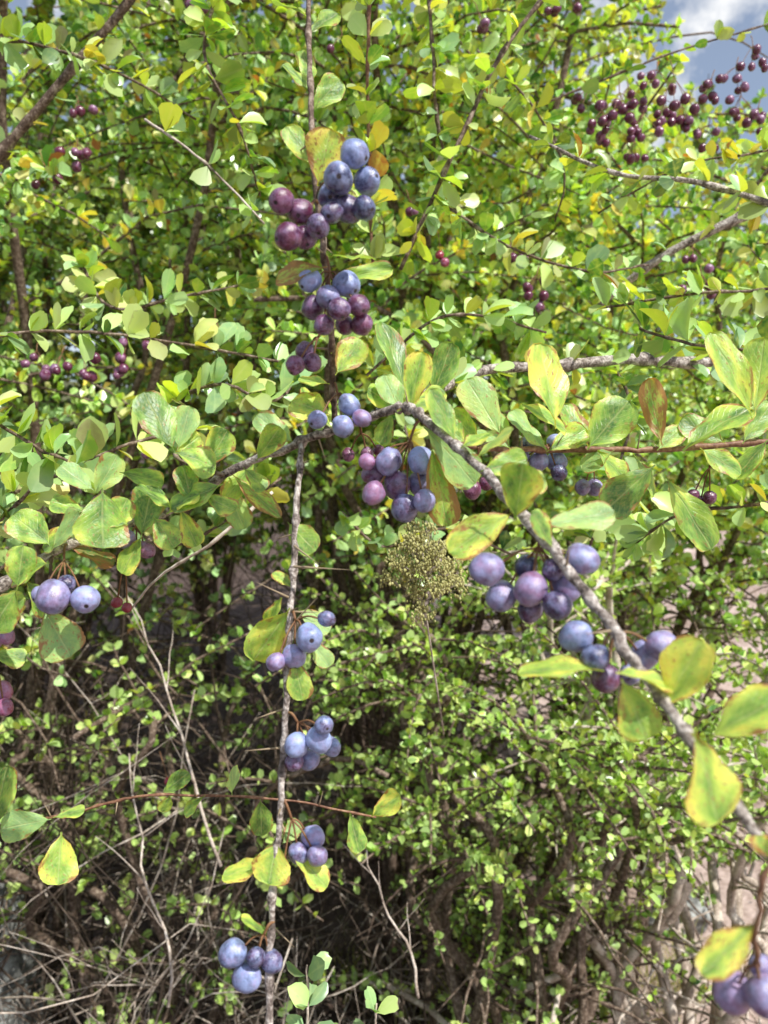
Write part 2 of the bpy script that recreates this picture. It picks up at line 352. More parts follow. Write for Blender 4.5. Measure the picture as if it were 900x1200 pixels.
shrub('barberry_shrub','barberry shrub furthest back at right under the patch of blue sky',(1.5,4.7),3.1,1.3,14,26,.036,.055,6,M_BACK,M_BARK2,step=.04,zlo=.1,zhi=.5,lowp=.3)
shrub('low_shrub','low fresh green shrub with tiny leaves beneath the centre cluster',(.22,1.35),1.12,.34,13,22,.009,.019,8,M_LOW,M_BARK2,step=.018,zlo=.45,zhi=.82,tl=(.12,.28),ymin=.8,wr=(.5,.8),kk=(3,6),lowp=.06)
shrub('low_shrub','low fresh green shrub with tiny leaves at right below the near branch',(.56,1.42),1.2,.40,13,19,.010,.022,9,M_LOW,M_DRY,step=.018,zlo=.66,zhi=.90,tl=(.12,.3),ymin=.8,wr=(.5,.8),kk=(3,6),lowp=.03)
shrub('low_shrub','low rounded green shrub filling the bottom centre right of the hanging twig',(.30,1.55),.75,.20,11,18,.010,.020,28,M_LOW,M_BARK2,step=.018,zlo=.05,zhi=.35,tl=(.10,.22),ymin=.9,wr=(.5,.8),kk=(3,6),lowp=.15)
shrub('low_shrub','small pale seedling shrub at the bottom centre beside the hanging twig',(.10,1.12),.5,.2,8,12,.010,.019,10,M_LOW,M_DRY,step=.02,zlo=.1,zhi=.4,tl=(.1,.2),ymin=.7,wr=(.6,.8))
shrub('low_shrub','small straggly leafy shrub deep in the shade of the brown thicket at left',(-.45,1.45),1.0,.45,9,14,.012,.024,12,M_LOW,M_BARK2,step=.028,zlo=.1,zhi=.5,tl=(.1,.3),ymin=.9,wr=(.6,.8),kk=(3,5))
# ------------------------------------------------------------------ berries
def berry_meshes():
    out=[]
    for s in range(5):
        rng=random.Random(s); mb=MB(); mb.ball((0,0,0),1,28,20); vs=[]
        ph=[rng.uniform(0,6) for _ in range(6)]
        for v in mb.v:
            d=1+.045*math.sin(2.3*v.x+ph[0]+1.7*v.y)+.035*math.sin(3.1*v.y+ph[1]+2*v.z)+.025*math.sin(5*v.z+ph[2]+3*v.x)+.014*math.sin(9*v.x+ph[3])*math.sin(8*v.y+ph[4])
            rr=math.hypot(v.x,v.y)
            z=v.z*1.07
            if v.z<-.8: z+=.10*math.exp(-(rr/.20)**2)-.05*math.exp(-((rr-.17)/.05)**2)
            if v.z>.8: z-=.12*math.exp(-(rr/.2)**2)
            vs.append((v.x*d,v.y*d,z*d))
        m=bpy.data.meshes.new('berry'); m.from_pydata(vs,[],mb.f); m.polygons.foreach_set('use_smooth',[True]*len(m.polygons)); m.materials.append(M_BERRY); out.append(m)
    return out
BM=berry_meshes()
def cluster(parent,attach,d0,berries,label=None,red=0):
    at=P(*attach); rng=random.Random(int(attach[0]*7+attach[1]))
    B=[]
    for q in berries:
        B.append([q[0],q[1],d0+rng.uniform(-.004,.004),q[2]*.98*d0/F,q[3],q[4] if len(q)>4 else rng.uniform(.4,.85)])
    for it in range(60):
        for i in range(len(B)):
            for j in range(i):
                a,b=P(*B[i][:3]),P(*B[j][:3]); need=(B[i][3]+B[j][3])*.96; dd=(a-b).length
                if dd<need:
                    s=1 if B[i][2]<B[j][2] else -1; e=(need-dd)*.35+.0001; B[i][2]-=s*e; B[j][2]+=s*e
    cen=sum((P(*b[:3]) for b in B),Vector())/len(B)
    node=at.lerp(cen,.45)+Vector((0,0,.002)); mb=MB()
    mb.tube(spline([at,at.lerp(node,.5)+Vector((0,-.001,.002)),node],4),[.0006]*9,6)
    for b in B:
        c=P(*b[:3]); dr=(node-c); 
        if dr.length<1e-5: dr=Vector((0,0,1))
        dr.normalize(); top=c+dr*b[3]*.98
        k=spline([node,node.lerp(top,.5)+Vector((0,0,.0015)),top],4); mb.tube(k,[.00042]*len(k),5)
    co=mb.build('berry_cluster',M_STALK,parent,at)
    if label: co['label']=label
    for b in B:
        c=P(*b[:3]); z=(node-c).normalized(); z=(z+Vector((rng.gauss(0,.25),rng.gauss(0,.25)+.05,rng.gauss(.15,.25)))).normalized()
        q=Vector((0,0,1)).rotation_difference(z)@Quaternion((0,0,1),rng.uniform(0,6))
        o=put('berry',rng.choice(BM),co,Matrix.Translation(c)@q.to_matrix().to_4x4()@Matrix.Diagonal((b[3],b[3],b[3],1)))
        o.color=(b[4],b[5],red,1)
    return co
# ------------------------------------------------------------------ near leaf meshes
def leaf_meshes():
    out=[]
    for s in range(12):
        rng=random.Random(50+s); nr=20; nc=9; V=[];UVs=[];Fc=[]
        fold=rng.uniform(.0,.13); bend=rng.uniform(-.2,.06); tw=rng.uniform(-.14,.14); wv=rng.uniform(.012,.055); ph=rng.uniform(0,6); pw=rng.uniform(.60,.88); tp=rng.uniform(.33,.42); notch=rng.choice([0,0,.04,.0]); side=rng.uniform(-.05,.05)
        for i in range(nr):
            k=i/(nr-1); t=.5*k+.5*(1-(1-k)**2.2)
            if k<.12: t=.09*k/.12
            if t<.09: w=.018
            else:
                s_=(t-.09)/.91; w=.5*(s_**pw*(1-s_)**tp); mx=(pw/(pw+tp)); w/= (mx**pw*(1-mx)**tp); w=max(w,.018 if t<.5 else .0)
            for j in range(nc):
                v=j/(nc-1)*2-1
                tooth=1+.02*math.sin(i*2.9+ph)*abs(v)**6+.05*math.sin(t*7+ph+2.5*v)+.03*math.sin(t*17+ph*2+v)
                y=v*w*tooth+side*t*t; x=t-(notch*math.exp(-(v/.2)**2) if t>.98 else 0)
                z=fold*abs(v*w)*(1-.3*t)+bend*t*t+tw*y*t+wv*math.sin(t*8+ph+v)*v*v+.012*math.sin(14*t+5*v+ph)
                V.append((x,y,z)); UVs.append((t,.5+.5*v))
        for i in range(nr-1):
            for j in range(nc-1): Fc.append((i*nc+j,(i+1)*nc+j,(i+1)*nc+j+1,i*nc+j+1))
        m=bpy.data.meshes.new('leaf'); m.from_pydata(V,[],Fc)
        ul=m.uv_layers.new(name='UVMap')
        for lp in m.loops: ul.data[lp.index].uv=UVs[lp.vertex_index]
        m.polygons.foreach_set('use_smooth',[True]*len(m.polygons)); m.materials.append(M_LEAF); out.append(m)
    return out
LM=leaf_meshes()
lr=random.Random(3)
def leaf(parent,b,t,wpx,d,yel=.45,red=.1,d2=None,rot=None,label=None):
    d2=d+lr.uniform(-.008,.008) if d2 is None else d2
    a,c=P(b[0],b[1],d),P(t[0],t[1],d2); ax=(c-a); L=ax.length; x=ax/L
    n=(CAM-a).normalized()*.75+Vector((.2,0,.65)); n=(n-x*n.dot(x)).normalized()
    n=Quaternion(x,math.radians(lr.uniform(-32,32) if rot is None else rot))@n
    y=n.cross(x); wd=wpx*d/F*1.03
    if b[0]<290: yel-=.05
    M=Matrix(((x.x,y.x,n.x,0),(x.y,y.y,n.y,0),(x.z,y.z,n.z,0),(0,0,0,1)))
    o=put('leaf',lr.choice(LM),parent,Matrix.Translation(a)@M@Matrix.Diagonal((L,wd,L,1)))
    o.color=(min(1,max(0,yel+lr.uniform(-.17,.06))),red,lr.random() if yel<.6 else 0,1)
    if label:o['label']=label
    return o
def thorn_mesh():
    mb=MB(); mb.tube([Vector((0,0,z)) for z in (0,.3,.7,1)],[.05,.035,.018,.003],6); m=bpy.data.meshes.new('thorn'); m.from_pydata([tuple(v) for v in mb.v],[],mb.f); m.materials.append(M_THORN); m.polygons.foreach_set('use_smooth',[True]*len(m.polygons)); return m
TM=thorn_mesh()
def thorn(parent,a,b):
    v=b-a; L=v.length; q=Vector((0,0,1)).rotation_difference(v/L)
    put('thorn',TM,parent,Matrix.Translation(a)@q.to_matrix().to_4x4()@Matrix.Diagonal((.012,.012,L,1)))
def stem(parent,pts,r0,r1,mat,sides=10,n=8,thorns=0,knob=.24,name='stem',jit=.0003):
    w=[P(*p) for p in pts]; sp=spline(w,n); k=len(sp); rg=random.Random(int(pts[0][0]*3+pts[0][1])); rad=[]
    out=[]; off=Vector(); nxt=3
    for i,p in enumerate(sp):
        off=off*.7+Vector((rg.gauss(0,jit),rg.gauss(0,jit),rg.gauss(0,jit)))
        kn=0
        if i==nxt: kn=rg.uniform(.2,.6); nxt+=rg.randint(3,8)
        out.append(p+off)
        rad.append((r0+(r1-r0)*i/(k-1))*(1+knob*(rg.random()-.5)+(kn if 0<i<k-1 else 0)))
    mb=MB(); mb.tube(out,rad,sides); o=mb.build(name,mat,parent)
    for q in range(thorns):
        i=rg.randrange(1,k-1); t=(sp[i+1]-sp[i-1]).normalized(); d=Vector((rg.gauss(0,1),rg.gauss(0,.6),rg.gauss(0,1))); d=(d-t*d.dot(t)).normalized()
        thorn(parent,out[i],out[i]+d*rg.uniform(.008,.015))
    return out
def auto_leaves(parent,pts,l0,l1,step,seed,kk=(3,6),name='foliage',bias=0,upw=.35):
    rng=np.random.default_rng(seed); a,b=resample(pts,step); A=list(fascicles(a,nrm(b),kk[0],kk[1],l0,l1,rng,upw,(.48,.74)))
    A[5][:,0]=np.where(A[5][:,0]>.96,1,np.clip(A[5][:,0]+bias,0,.93))
    return leaves_mesh(name,M_MID,parent,*A,T_MID,F_MID,A_MID,True)
# ---- main arching branch
P1=[(-40,712,.34),(80,637,.36),(200,600,.37),(270,553,.37),(345,520,.36),(400,500,.35),(464,479,.335),(479,480,.325),(495,490,.313),(560,548,.285),(630,625,.252),(700,712,.232),(745,775,.218),(800,855,.203),(870,957,.193),(940,1050,.185)]
T1=empty('barberry_branch',P(*P1[0]),'thick grey branch arching from left edge over to the blurred lower right corner','branch')
s1=stem(T1,P1,.0022,.0015,M_BARK,12,9,10,knob=.36)
stem(T1,[(262,556,.368),(232,548,.366),(203,533,.36)],.0010,.0008,M_BARK2,8,name='side_shoot')
stem(T1,[(90,632,.36),(100,600,.355),(118,575,.35)],.0010,.0008,M_BARK2,8,name='side_shoot')
stem(T1,[(60,645,.357),(58,675,.352),(50,712,.35)],.0009,.0007,M_BARK2,8,name='side_shoot')
cluster(T1,(492,492,.318),.318,[(455,541,16,.25),(493,540,16,.1),(437,555,13,.7),(465,569,17,.6),(495,567,16,.35),(438,578,14,.8),(475,595,16,.3),(430,541,10,.9),(497,587,13,.3)],'large blue and mauve cluster hanging below the fork')
cluster(T1,(632,622,.252),.25,[(570,667,19,.4,.7),(616,664,14,.1,.2),(587,699,18,.35,.65),(622,691,20,.6,.7),(663,687,20,.4,.7),(682,655,19,.3,.7),(653,709,17,.3,.4),(621,714,15,.4,.4),(648,668,13,.3,.3)],'large blurred mauve blue cluster at right on the near branch')
cluster(T1,(715,732,.228),.23,[(675,746,19,.1,.7),(697,770,16,.1,.4),(755,768,17,.3,.7),(776,757,18,.4,.7),(710,795,17,.7,.35),(738,790,12,.2)],'blurred blue berries low on the near branch')
cluster(T1,(78,637,.36),.33,[(62,700,19,.4,.65),(100,702,16,.2),(77,685,12,.2,.3),(48,697,11,.3)],'pair of large mauve blue berries at far left')
cluster(T1,(160,612,.368),.365,[(148,632,11,.5),(172,644,10,.9,.5),(160,640,8,.8)])
cluster(T1,(420,497,.345),.36,[(408,533,8,.95,.3),(430,532,8,.9,.3),(444,528,7,.9,.3)])
cluster(T1,(150,615,.37),.385,[(137,706,7,1,0),(149,712,6,1,0)],'two small bright red berries',red=.5)
L=[((120,572),(118,643),60,.345,.22,.2),((205,530),(168,458),44,.355,.22,.05),((205,530),(255,545),44,.35,.5,.08),((262,568),(198,590),36,.355,.28,.1),((165,630),(180,570),40,.355,.1,.0),
((208,528),(224,477),29,.36,.35,.05),((140,553),(192,565),26,.37,.3,0),((82,640),(134,662),42,.36,.3,.75),((50,712),(84,768),50,.34,.4,.3),((166,628),(143,672),30,.36,.6,.1),
((95,612),(48,640),36,.35,.4,.15),((110,575),(70,545),36,.37,.35,.05),((205,532),(235,512),30,.36,.75,.2),((240,548),(268,505),34,.38,.45,.1),((20,690),(-10,740),40,.33,.5,.15),((60,640),(15,600),40,.35,.45,.1),
((100,600),(60,585),34,.37,.5,.1),((110,580),(140,535),32,.38,.55,.1),((60,645),(95,600),30,.345,.45,.1),((58,660),(10,672),38,.33,.55,.2),((30,680),(60,720),30,.36,.3,.1),((20,690),(28,640),34,.33,.4,.1),((205,600),(165,565),30,.355,.35,.05),((210,595),(232,640),26,.36,.5,.15),
((195,602),(232,575),34,.352,.5,.1),((180,606),(205,640),32,.355,.6,.2),((240,580),(275,600),28,.355,.45,.1),((225,590),(215,545),30,.355,.4,.1),((285,548),(310,575),28,.352,.55,.15),((150,615),(110,600),32,.348,.5,.1),((300,540),(330,500),28,.352,.45,.1),((130,622),(150,585),30,.35,.6,.15),
((270,555),(330,605),24,.375,.7,.6),((262,560),(285,620),30,.38,.5,.1),((300,540),(262,585),26,.38,.6,.1),((345,520),(300,485),30,.375,.4,.1),((390,503),(352,455),34,.37,.55,.15),
((505,520),(522,617),36,.31,.6,.55),((602,600),(527,642),42,.265,.7,.35),((632,616),(720,604),40,.25,.45,.1),((603,610),(616,543),50,.255,.45,.1),((563,552),(617,540),34,.28,.55,.1),((497,500),(562,566),46,.305,.4,.05),
((708,786),(607,775),44,.222,.74,.15),((778,832),(818,748),64,.208,.78,.12),((728,795),(760,866),48,.213,.58,.2),((722,788),(792,797),34,.205,.74,.1),((830,866),(912,812),56,.197,.5,.05),((812,858),(852,966),78,.183,.72,.25),((470,485),(450,440),30,.35,.4,.1),((480,482),(494,412),32,.34,.6,.1),((478,478),(455,372),40,.36,.2,.05),((505,470),(530,402),32,.38,.3,0),
((650,660),(680,700),20,.25,.5,.4),((560,535),(600,500),30,.3,.55,.1),((470,482),(430,455),28,.36,.45,.1),((480,482),(520,455),28,.36,.5,.05),((465,482),(505,470),26,.33,.6,.1),((460,484),(445,520),26,.335,.4,.1),((590,575),(640,560),30,.262,.45,.12),((540,525),(575,505),28,.285,.5,.1),((535,520),(505,455),30,.30,.45,.1),((650,645),(625,600),30,.245,.4,.15)]
for l in L: leaf(T1,l[0],l[1],l[2],l[3],l[4],l[5])
# ---- upright stem
P2=[(392,494,.352),(388,420,.333),(383,330,.315),(379,288,.308),(368,200,.318),(365,110,.338),(360,0,.36),(357,-70,.37)]
T2=empty('barberry_branch',P(*P2[0]),'upright brown stem rising from the fork with stacked blue and purple clusters','branch')
stem(T2,P2,.0014,.0011,M_BARK2,10,8,6)
cluster(T2,(372,225,.315),.288,[(415,181,17,.0,.65),(397,209,18,.05,.5),(430,213,16,.0,.5),(386,229,15,.1,.4),(408,245,17,.3,.3),(427,244,14,.1,.35),(389,249,13,.3,.35)],'dark blue cluster at the top right of the stem')
cluster(T2,(374,240,.313),.288,[(330,236,15,.9,.4),(352,249,16,.8,.35),(338,278,16,.85,.35),(358,278,14,.7,.35),(373,265,14,.45,.4)],'purple cluster at the top left of the stem')
cluster(T2,(381,300,.31),.298,[(363,329,14,.05),(406,333,16,.0,.6),(385,348,14,.3),(367,361,14,.6,.4),(398,362,13,.6,.4),(420,358,13,.8,.35),(379,381,12,.7,.35),(424,380,13,.9,.35),(404,381,12,.8,.35)],'mixed blue and purple cluster half way up the stem')
cluster(T2,(386,385,.325),.32,[(357,412,12,.65,.4),(346,428,11,.9,.4),(366,425,11,.75,.4)],'three small purple berries')
cluster(T2,(391,450,.342),.33,[(409,475,13,.05),(372,492,11,.2,.7),(402,500,13,.15),(424,490,11,.6)],'small blue cluster at the fork')
for l in [((372,218),(388,150),46,.3,.85,.45),((368,195),(336,146),30,.33,.4,.2),((383,312),(322,326),36,.296,.7,.75),((393,440),(424,396),36,.325,.65,.3),((388,486),(343,470),46,.345,.6,.15),((390,300),(440,300),22,.32,.4,.05),((388,415),(440,360),26,.33,.45,.1),((366,130),(400,90),30,.35,.4,.1),((366,110),(335,70),28,.35,.35,.1),((362,40),(395,10),28,.36,.4,.1),((388,450),(350,445),26,.35,.5,.1),((383,330),(460,312),24,.33,.5,.05),((366,100),(355,55),24,.36,.45,.1),((361,20),(325,-5),26,.37,.4,.1)]: leaf(T2,*l)
# ---- hanging twig
P3=[(353,518,.358),(347,600,.342),(343,680,.332),(338,770,.322),(333,870,.316),(326,970,.311),(318,1080,.306),(314,1240,.3)]
T3=empty('barberry_branch',P(*P3[0]),'slender pale grey twig hanging straight down with four small blue clusters','branch')
stem(T3,P3,.0014,.0013,M_BARK,10,9,5)
cluster(T3,(341,715,.33),.315,[(362,747,17,.05,.7),(383,725,10,.2),(345,769,14,.3),(323,776,11,.5)])
cluster(T3,(336,835,.318),.312,[(347,873,14,.05,.8),(373,867,15,.05,.8),(379,850,11,.1),(388,875,12,.1),(363,890,13,.25),(345,893,11,.5,.4)])
cluster(T3,(331,935,.314),.312,[(367,980,14,.3),(372,1003,12,.4),(350,1000,12,.3,.5),(330,1030,7,.3,.3)])
cluster(T3,(321,1080,.306),.304,[(272,1117,16,.1),(290,1145,17,.1,.75),(318,1127,13,.2,.4),(300,1122,11,.2,.35)])
for l in [((337,612),(370,646),33,.345,.35,.1),((340,712),(296,776),46,.325,.62,.12),((350,714),(388,738),28,.33,.45,.1),((345,772),(354,820),28,.32,.5,.15),((365,750),(386,780),22,.33,.45,.1),((343,690),(322,668),18,.335,.45,.4),((325,985),(314,1036),46,.31,.7,.1),((340,998),(387,1036),31,.31,.7,.1),((318,1012),(262,1027),29,.312,.7,.1),((330,990),(352,962),20,.315,.5,.2),((322,1100),(285,1075),26,.31,.4,.1),((330,700),(310,735),22,.33,.5,.1)]: leaf(T3,*l)
for a,b in [((344,664),(413,668)),((338,700),(300,682)),((333,876),(286,880)),((335,830),(300,842)),((327,960),(362,1030)),((345,640),(372,660)),((319,1085),(345,1110)),((340,735),(372,700))]:
    thorn(T3,P(a[0],a[1],.325),P(b[0],b[1],.318))
# ---- right twig behind fork
P4=[(498,496,.325),(540,520,.355),(600,527,.385),(700,528,.405),(800,526,.41),(950,512,.415)]
T4=empty('barberry_branch',P(*P4[0]),'reddish twig running level to the right edge with dusky berries and mottled yellow leaves','branch')
stem(T4,P4,.0013,.0015,M_RED,10,8,7)
cluster(T4,(640,528,.395),.4,[(620,520,10,.1),(650,517,9,.1),(632,541,11,.3),(653,541,12,.2),(670,507,9,.3,.6),(655,554,10,.2,.3),(612,536,9,.3)])
cluster(T4,(700,530,.405),.41,[(697,571,10,.4),(683,571,9,.4)]); cluster(T4,(560,524,.365),.375,[(553,574,11,.95,.3),(570,566,9,.9,.3)])
cluster(T4,(840,524,.41),.43,[(820,590,9,.95,.25),(832,583,8,.95,.25),(812,580,7,.95,.25)])
for l in [((652,502),(633,404),56,.36,.66,.15),((588,512),(548,444),42,.36,.58,.1),((603,470),(668,497),32,.375,.6,.05),((688,527),(738,468),50,.38,.4,.05),((776,522),(758,443),30,.37,.7,.8),((768,545),(708,597),46,.37,.28,.05),((778,556),(838,642),38,.37,.35,.05),((800,528),(876,468),48,.36,.5,.1),((882,492),(843,384),40,.33,.66,.15),((884,486),(897,398),42,.33,.55,.1),((720,528),(680,545),32,.4,.4,.15),((700,528),(735,560),28,.4,.55,.1),((820,525),(870,555),30,.4,.4,.1),((600,527),(560,500),30,.37,.5,.1),((850,520),(800,490),32,.4,.35,.15),((690,526),(665,470),32,.4,.5,.3),((900,516),(860,560),32,.4,.45,.1),((770,528),(800,500),26,.4,.5,.2),((660,528),(690,505),26,.4,.45,.1),((600,528),(575,480),30,.39,.5,.1),((640,528),(600,480),32,.39,.5,.1),((560,520),(530,480),30,.37,.5,.1),((740,528),(770,580),28,.41,.5,.1),((870,520),(905,470),32,.41,.5,.1),((640,530),(690,500),28,.39,.6,.15),((545,520),(520,490),26,.36,.6,.1)]: leaf(T4,*l)
# ---- bottom right near twig
P6=[(960,930,.17),(905,1010,.172),(888,1080,.176),(884,1130,.182)]
T6=empty('barberry_branch',P(*P6[0]),'very near blurred reddish twig tip in the bottom right corner with two berries','branch')
stem(T6,P6,.0007,.0005,M_RED,10)
cluster(T6,(885,1128,.182),.19,[(858,1163,23,.6,.7),(896,1166,22,.45,.65),(893,1133,14,.4)])
leaf(T6,(888,1078),(822,1142),42,.177,.6,.25); leaf(T6,(905,1010),(890,975),30,.172,.6,.6)
# ---- left edge twiglet
P8=[(-40,640,.36),(-14,700,.365),(-8,770,.365)]
T8=empty('barberry_branch',P(*P8[0]),'short twig at the left edge with small wine red berries','branch')
stem(T8,P8,.0010,.0008,M_BARK2,8)
cluster(T8,(-10,720,.365),.37,[(8,746,9,.95),(-6,752,9,.9)]); cluster(T8,(-8,770,.365),.37,[(3,810,12,.95,.6),(5,829,10,.9,.5)],red=.4)
leaf(T8,(-12,725),(25,700),30,.36,.5,.1); leaf(T8,(-10,765),(30,775),26,.36,.45,.1)
# ---- orange twig
P7=[(-60,985,.43),(60,958,.42),(130,940,.42),(200,930,.42),(330,937,.425),(440,958,.43)]
T7=empty('barberry_branch',P(*P7[0]),'thin orange red twig crossing low at left with sparse yellow leaves','branch')
stem(T7,P7,.0009,.0006,M_RED,8,8,6)
for l in [((435,957),(470,932),26,.42,.75,.1),((410,952),(420,998),24,.42,.3,0),((305,936),(308,980),26,.42,.4,.05),((200,932),(190,952),16,.42,.4,.1),((72,975),(66,1037),42,.4,.68,.15),((60,960),(2,970),34,.41,.35,0),((62,958),(100,950),16,.41,.45,0),((272,932),(272,898),24,.42,.3,0),((-10,975),(8,898),30,.4,.35,.1),((190,930),(220,905),20,.42,.35,0),((240,932),(215,955),16,.42,.5,.1)]: leaf(T7,*l)
# ---- procedural leafy branches in the middle distance
def mid(label,pts,r0,r1,mat,l0=.013,l1=.028,step=.014,kk=(3,6),seed=0,bias=.0,leaves=True,clus=(),name='leafy_branch'):
    t=empty(name,P(*pts[0]),label,'branch'); s=stem(t,pts,r0,r1,mat,8,7,0)
    if leaves: auto_leaves(t,s,l0,l1,step,seed,kk,bias=bias)
    for c in clus: cluster(t,*c)
    return t
mid('grey branch level behind the fork towards the right edge',[(495,465,.44),(560,436,.53),(640,430,.56),(740,422,.58),(840,425,.6),(980,415,.62)],.0034,.0040,M_BARK,seed=21,step=.034)
mid('dark brown bare branch slanting across the top left corner',[(-40,230,.82),(60,110,.8),(150,0,.78),(190,-60,.78)],.0052,.004,M_BARK2,seed=22,step=.04)
mid('leafy twig level from the left edge above the left leaf group',[(-40,400,.5),(60,388,.53),(180,398,.56),(335,424,.6)],.0012,.001,M_BARK2,seed=23,step=.016)
mid('straight reddish stem rising at top centre right of the berry stem',[(438,320,.62),(432,170,.6),(431,60,.58),(432,-40,.57)],.0015,.0012,M_RED,seed=24,step=.02)
mid('dark stem slanting down from the top edge right of centre',[(665,-40,.68),(590,60,.66),(540,160,.64),(470,315,.62)],.0020,.0016,M_BARK2,seed=25,step=.018)
mid('pale grey twig reaching in from the upper right edge',[(960,255,.6),(820,214,.6),(720,203,.6),(620,160,.62)],.0026,.0013,M_BARK,seed=26,step=.026)
mid('thick brown branch stub at right edge below the pale twig',[(960,205,.74),(890,243,.74),(780,298,.76),(700,360,.8)],.006,.0028,M_BARK,seed=27,step=.045)
mid('dark upright stem at top centre beside the slanting stem',[(500,-40,.72),(508,60,.7),(512,140,.7),(540,260,.74)],.0018,.0012,M_BARK2,seed=28,step=.02)
mid('leafy twig with large pale leaves at the middle right edge',[(970,430,.43),(890,412,.43),(810,402,.44),(750,385,.46)],.0012,.0008,M_BARK2,.018,.029,.014,(3,4),seed=29,bias=-.1)
mid('leafy twig rising at the left edge below the left leaf group',[(-40,640,.44),(10,600,.43),(50,560,.42),(70,520,.43)],.0012,.0008,M_BARK2,.013,.025,seed=30,step=.013,bias=-.05)
mid('thin pale twig slanting down towards the purple cluster',[(170,140,.62),(240,190,.6),(310,262,.6)],.001,.0008,M_DRY,seed=31,step=.05,kk=(2,4))
mid('leafy branch hanging from the top edge left of the berry stem',[(265,-40,.68),(240,60,.66),(280,150,.66),(305,230,.68)],.0016,.001,M_BARK2,seed=62)
mid('leafy branch near the top left corner below the bare branch end',[(-30,40,.7),(70,60,.68),(160,95,.68),(230,140,.7)],.0016,.001,M_BARK2,seed=33)
mid('thin twig against the blue sky at top right',[(640,120,.95),(740,80,.95),(820,52,.95),(930,20,.95)],.0016,.001,M_BARK2,seed=34,step=.03,kk=(2,4),clus=[((725,92,.95),.93,[(718,135,6,1,.1),(730,128,6,1,.1),(742,122,6,1,.1),(706,142,6,1,0),(738,138,6,1,0)]),((785,70,.95),.93,[(775,118,6,1,.1),(790,124,6,1,0),(803,116,6,1,.1),(814,128,6,1,0)])])
mid('leafy twig right of the mixed cluster',[(520,240,.7),(600,290,.68),(690,318,.68),(760,310,.7)],.0014,.001,M_BARK2,seed=35)
mid('leafy twig entering at the right edge below the reddish twig',[(960,575,.5),(890,592,.5),(800,602,.52),(740,640,.56)],.0013,.0008,M_BARK2,.013,.025,seed=36)
mid('leafy twig from the left edge above the big round leaf',[(-40,470,.44),(30,515,.42),(90,545,.42)],.0012,.0008,M_BARK2,.013,.025,seed=37,step=.013,bias=-.05)
mid('bare pale twig slanting below the fork at left',[(320,575,.43),(245,638,.43),(188,676,.44),(150,720,.46)],.0010,.0006,M_DRY,leaves=False,name='bare_twig')
mid('leafy twig with yellow leaves at the upper right',[(960,160,.8),(880,180,.76),(800,195,.76),(700,250,.8)],.0014,.001,M_BARK2,seed=39,bias=.1)
mid('leafy twig in the top centre gap with wine berries',[(560,60,.85),(620,120,.8),(660,200,.8),(650,260,.82)],.0014,.001,M_BARK2,seed=40)
mid('leafy twig at left under the level twig above the left leaf group',[(90,300,.7),(130,360,.66),(220,345,.66),(300,330,.7)],.0014,.001,M_BARK2,seed=41)
mid('leafy twig behind the left leaf group and big round leaf',[(-40,600,.55),(60,560,.52),(150,520,.52),(240,500,.55)],.0014,.001,M_BARK2,seed=44,bias=-.05)
mid('leafy twig between the left leaf group and the fork',[(200,470,.58),(260,450,.55),(320,470,.55),(350,440,.58)],.0012,.001,M_BARK2,seed=45)
mid('leafy twig behind the fork above the grey level branch',[(430,440,.6),(500,380,.58),(560,370,.58),(640,390,.6)],.0012,.001,M_BARK2,seed=46)
mid('leafy twig hanging behind the right reddish twig',[(720,430,.6),(740,480,.58),(720,560,.58),(690,640,.6)],.0012,.001,M_BARK2,seed=47)
mid('leafy twig with broad leaves above the right reddish twig',[(960,330,.6),(880,340,.58),(800,345,.58),(700,360,.6)],.0012,.001,M_BARK2,seed=48)
mid('leafy twig hiding the gap below the main branch at left',[(140,600,.62),(190,640,.62),(250,620,.62),(330,560,.62)],.0012,.001,M_BARK2,seed=49,bias=-.1)
mid('leafy twig among the dried flower head, between fork and near branch',[(400,600,.66),(450,640,.66),(520,620,.66),(600,650,.68)],.0012,.001,M_BARK2,.012,.022,seed=50)
mid('short leafy sprig right of the hanging twig at the bottom edge',[(350,1260,.4),(360,1190,.4),(362,1130,.41)],.0008,.0005,M_DRY,.012,.019,.014,(3,4),seed=42,bias=-.4)
mid('short leafy sprig at bottom edge with upright leaves',[(430,1250,.42),(438,1205,.42),(442,1175,.42)],.0008,.0005,M_DRY,.012,.018,.02,(2,3),seed=43,bias=-.3)
# ---- distant wine-red clusters on the shrubs
rg=random.Random(5)
for (px,py,d,n) in [(85,190,.92,6),(50,205,.95,3),(72,433,.87,4),(97,431,.87,4),(155,430,.89,5),(158,393,.9,3),(510,299,.88,2),(172,525,.86,4),(250,386,.9,3),(632,340,.9,5),(636,366,.9,3),(815,338,.92,5),(812,305,.95,3),(700,150,.95,6),(885,70,1.0,6),(872,128,1.0,6),(660,8,.95,4),(240,14,.95,4),(190,908,1.0,1),(600,300,.92,3),(895,145,1.0,4),(755,150,.97,6),(475,250,.95,2),(720,170,.97,5),(840,110,1.0,6),(690,120,.97,5),(770,100,1.0,6),(90,140,.95,3),(40,430,.9,3),(400,60,.95,3),(560,30,.95,3),(735,118,1.0,6),(800,140,1.04,6),(830,165,1.04,5),(860,95,1.0,5),(745,180,1.03,5),(780,135,1.04,6)]:
    par=S1 if px<330 else (S2 if px<660 else S3)
    cs=[]
    for i in range(n): cs.append((px+rg.uniform(-20,20),py+rg.uniform(-12,12),rg.uniform(4.4,6.2)/(d/.95),rg.uniform(.9,1),rg.uniform(-.1,.5)))
    at=(px+rg.uniform(-6,6),py-28,d+.02); co=cluster(par,at,d,cs,None,.6 if (px,py) in ((510,299),(190,908)) else rg.uniform(0,.06))
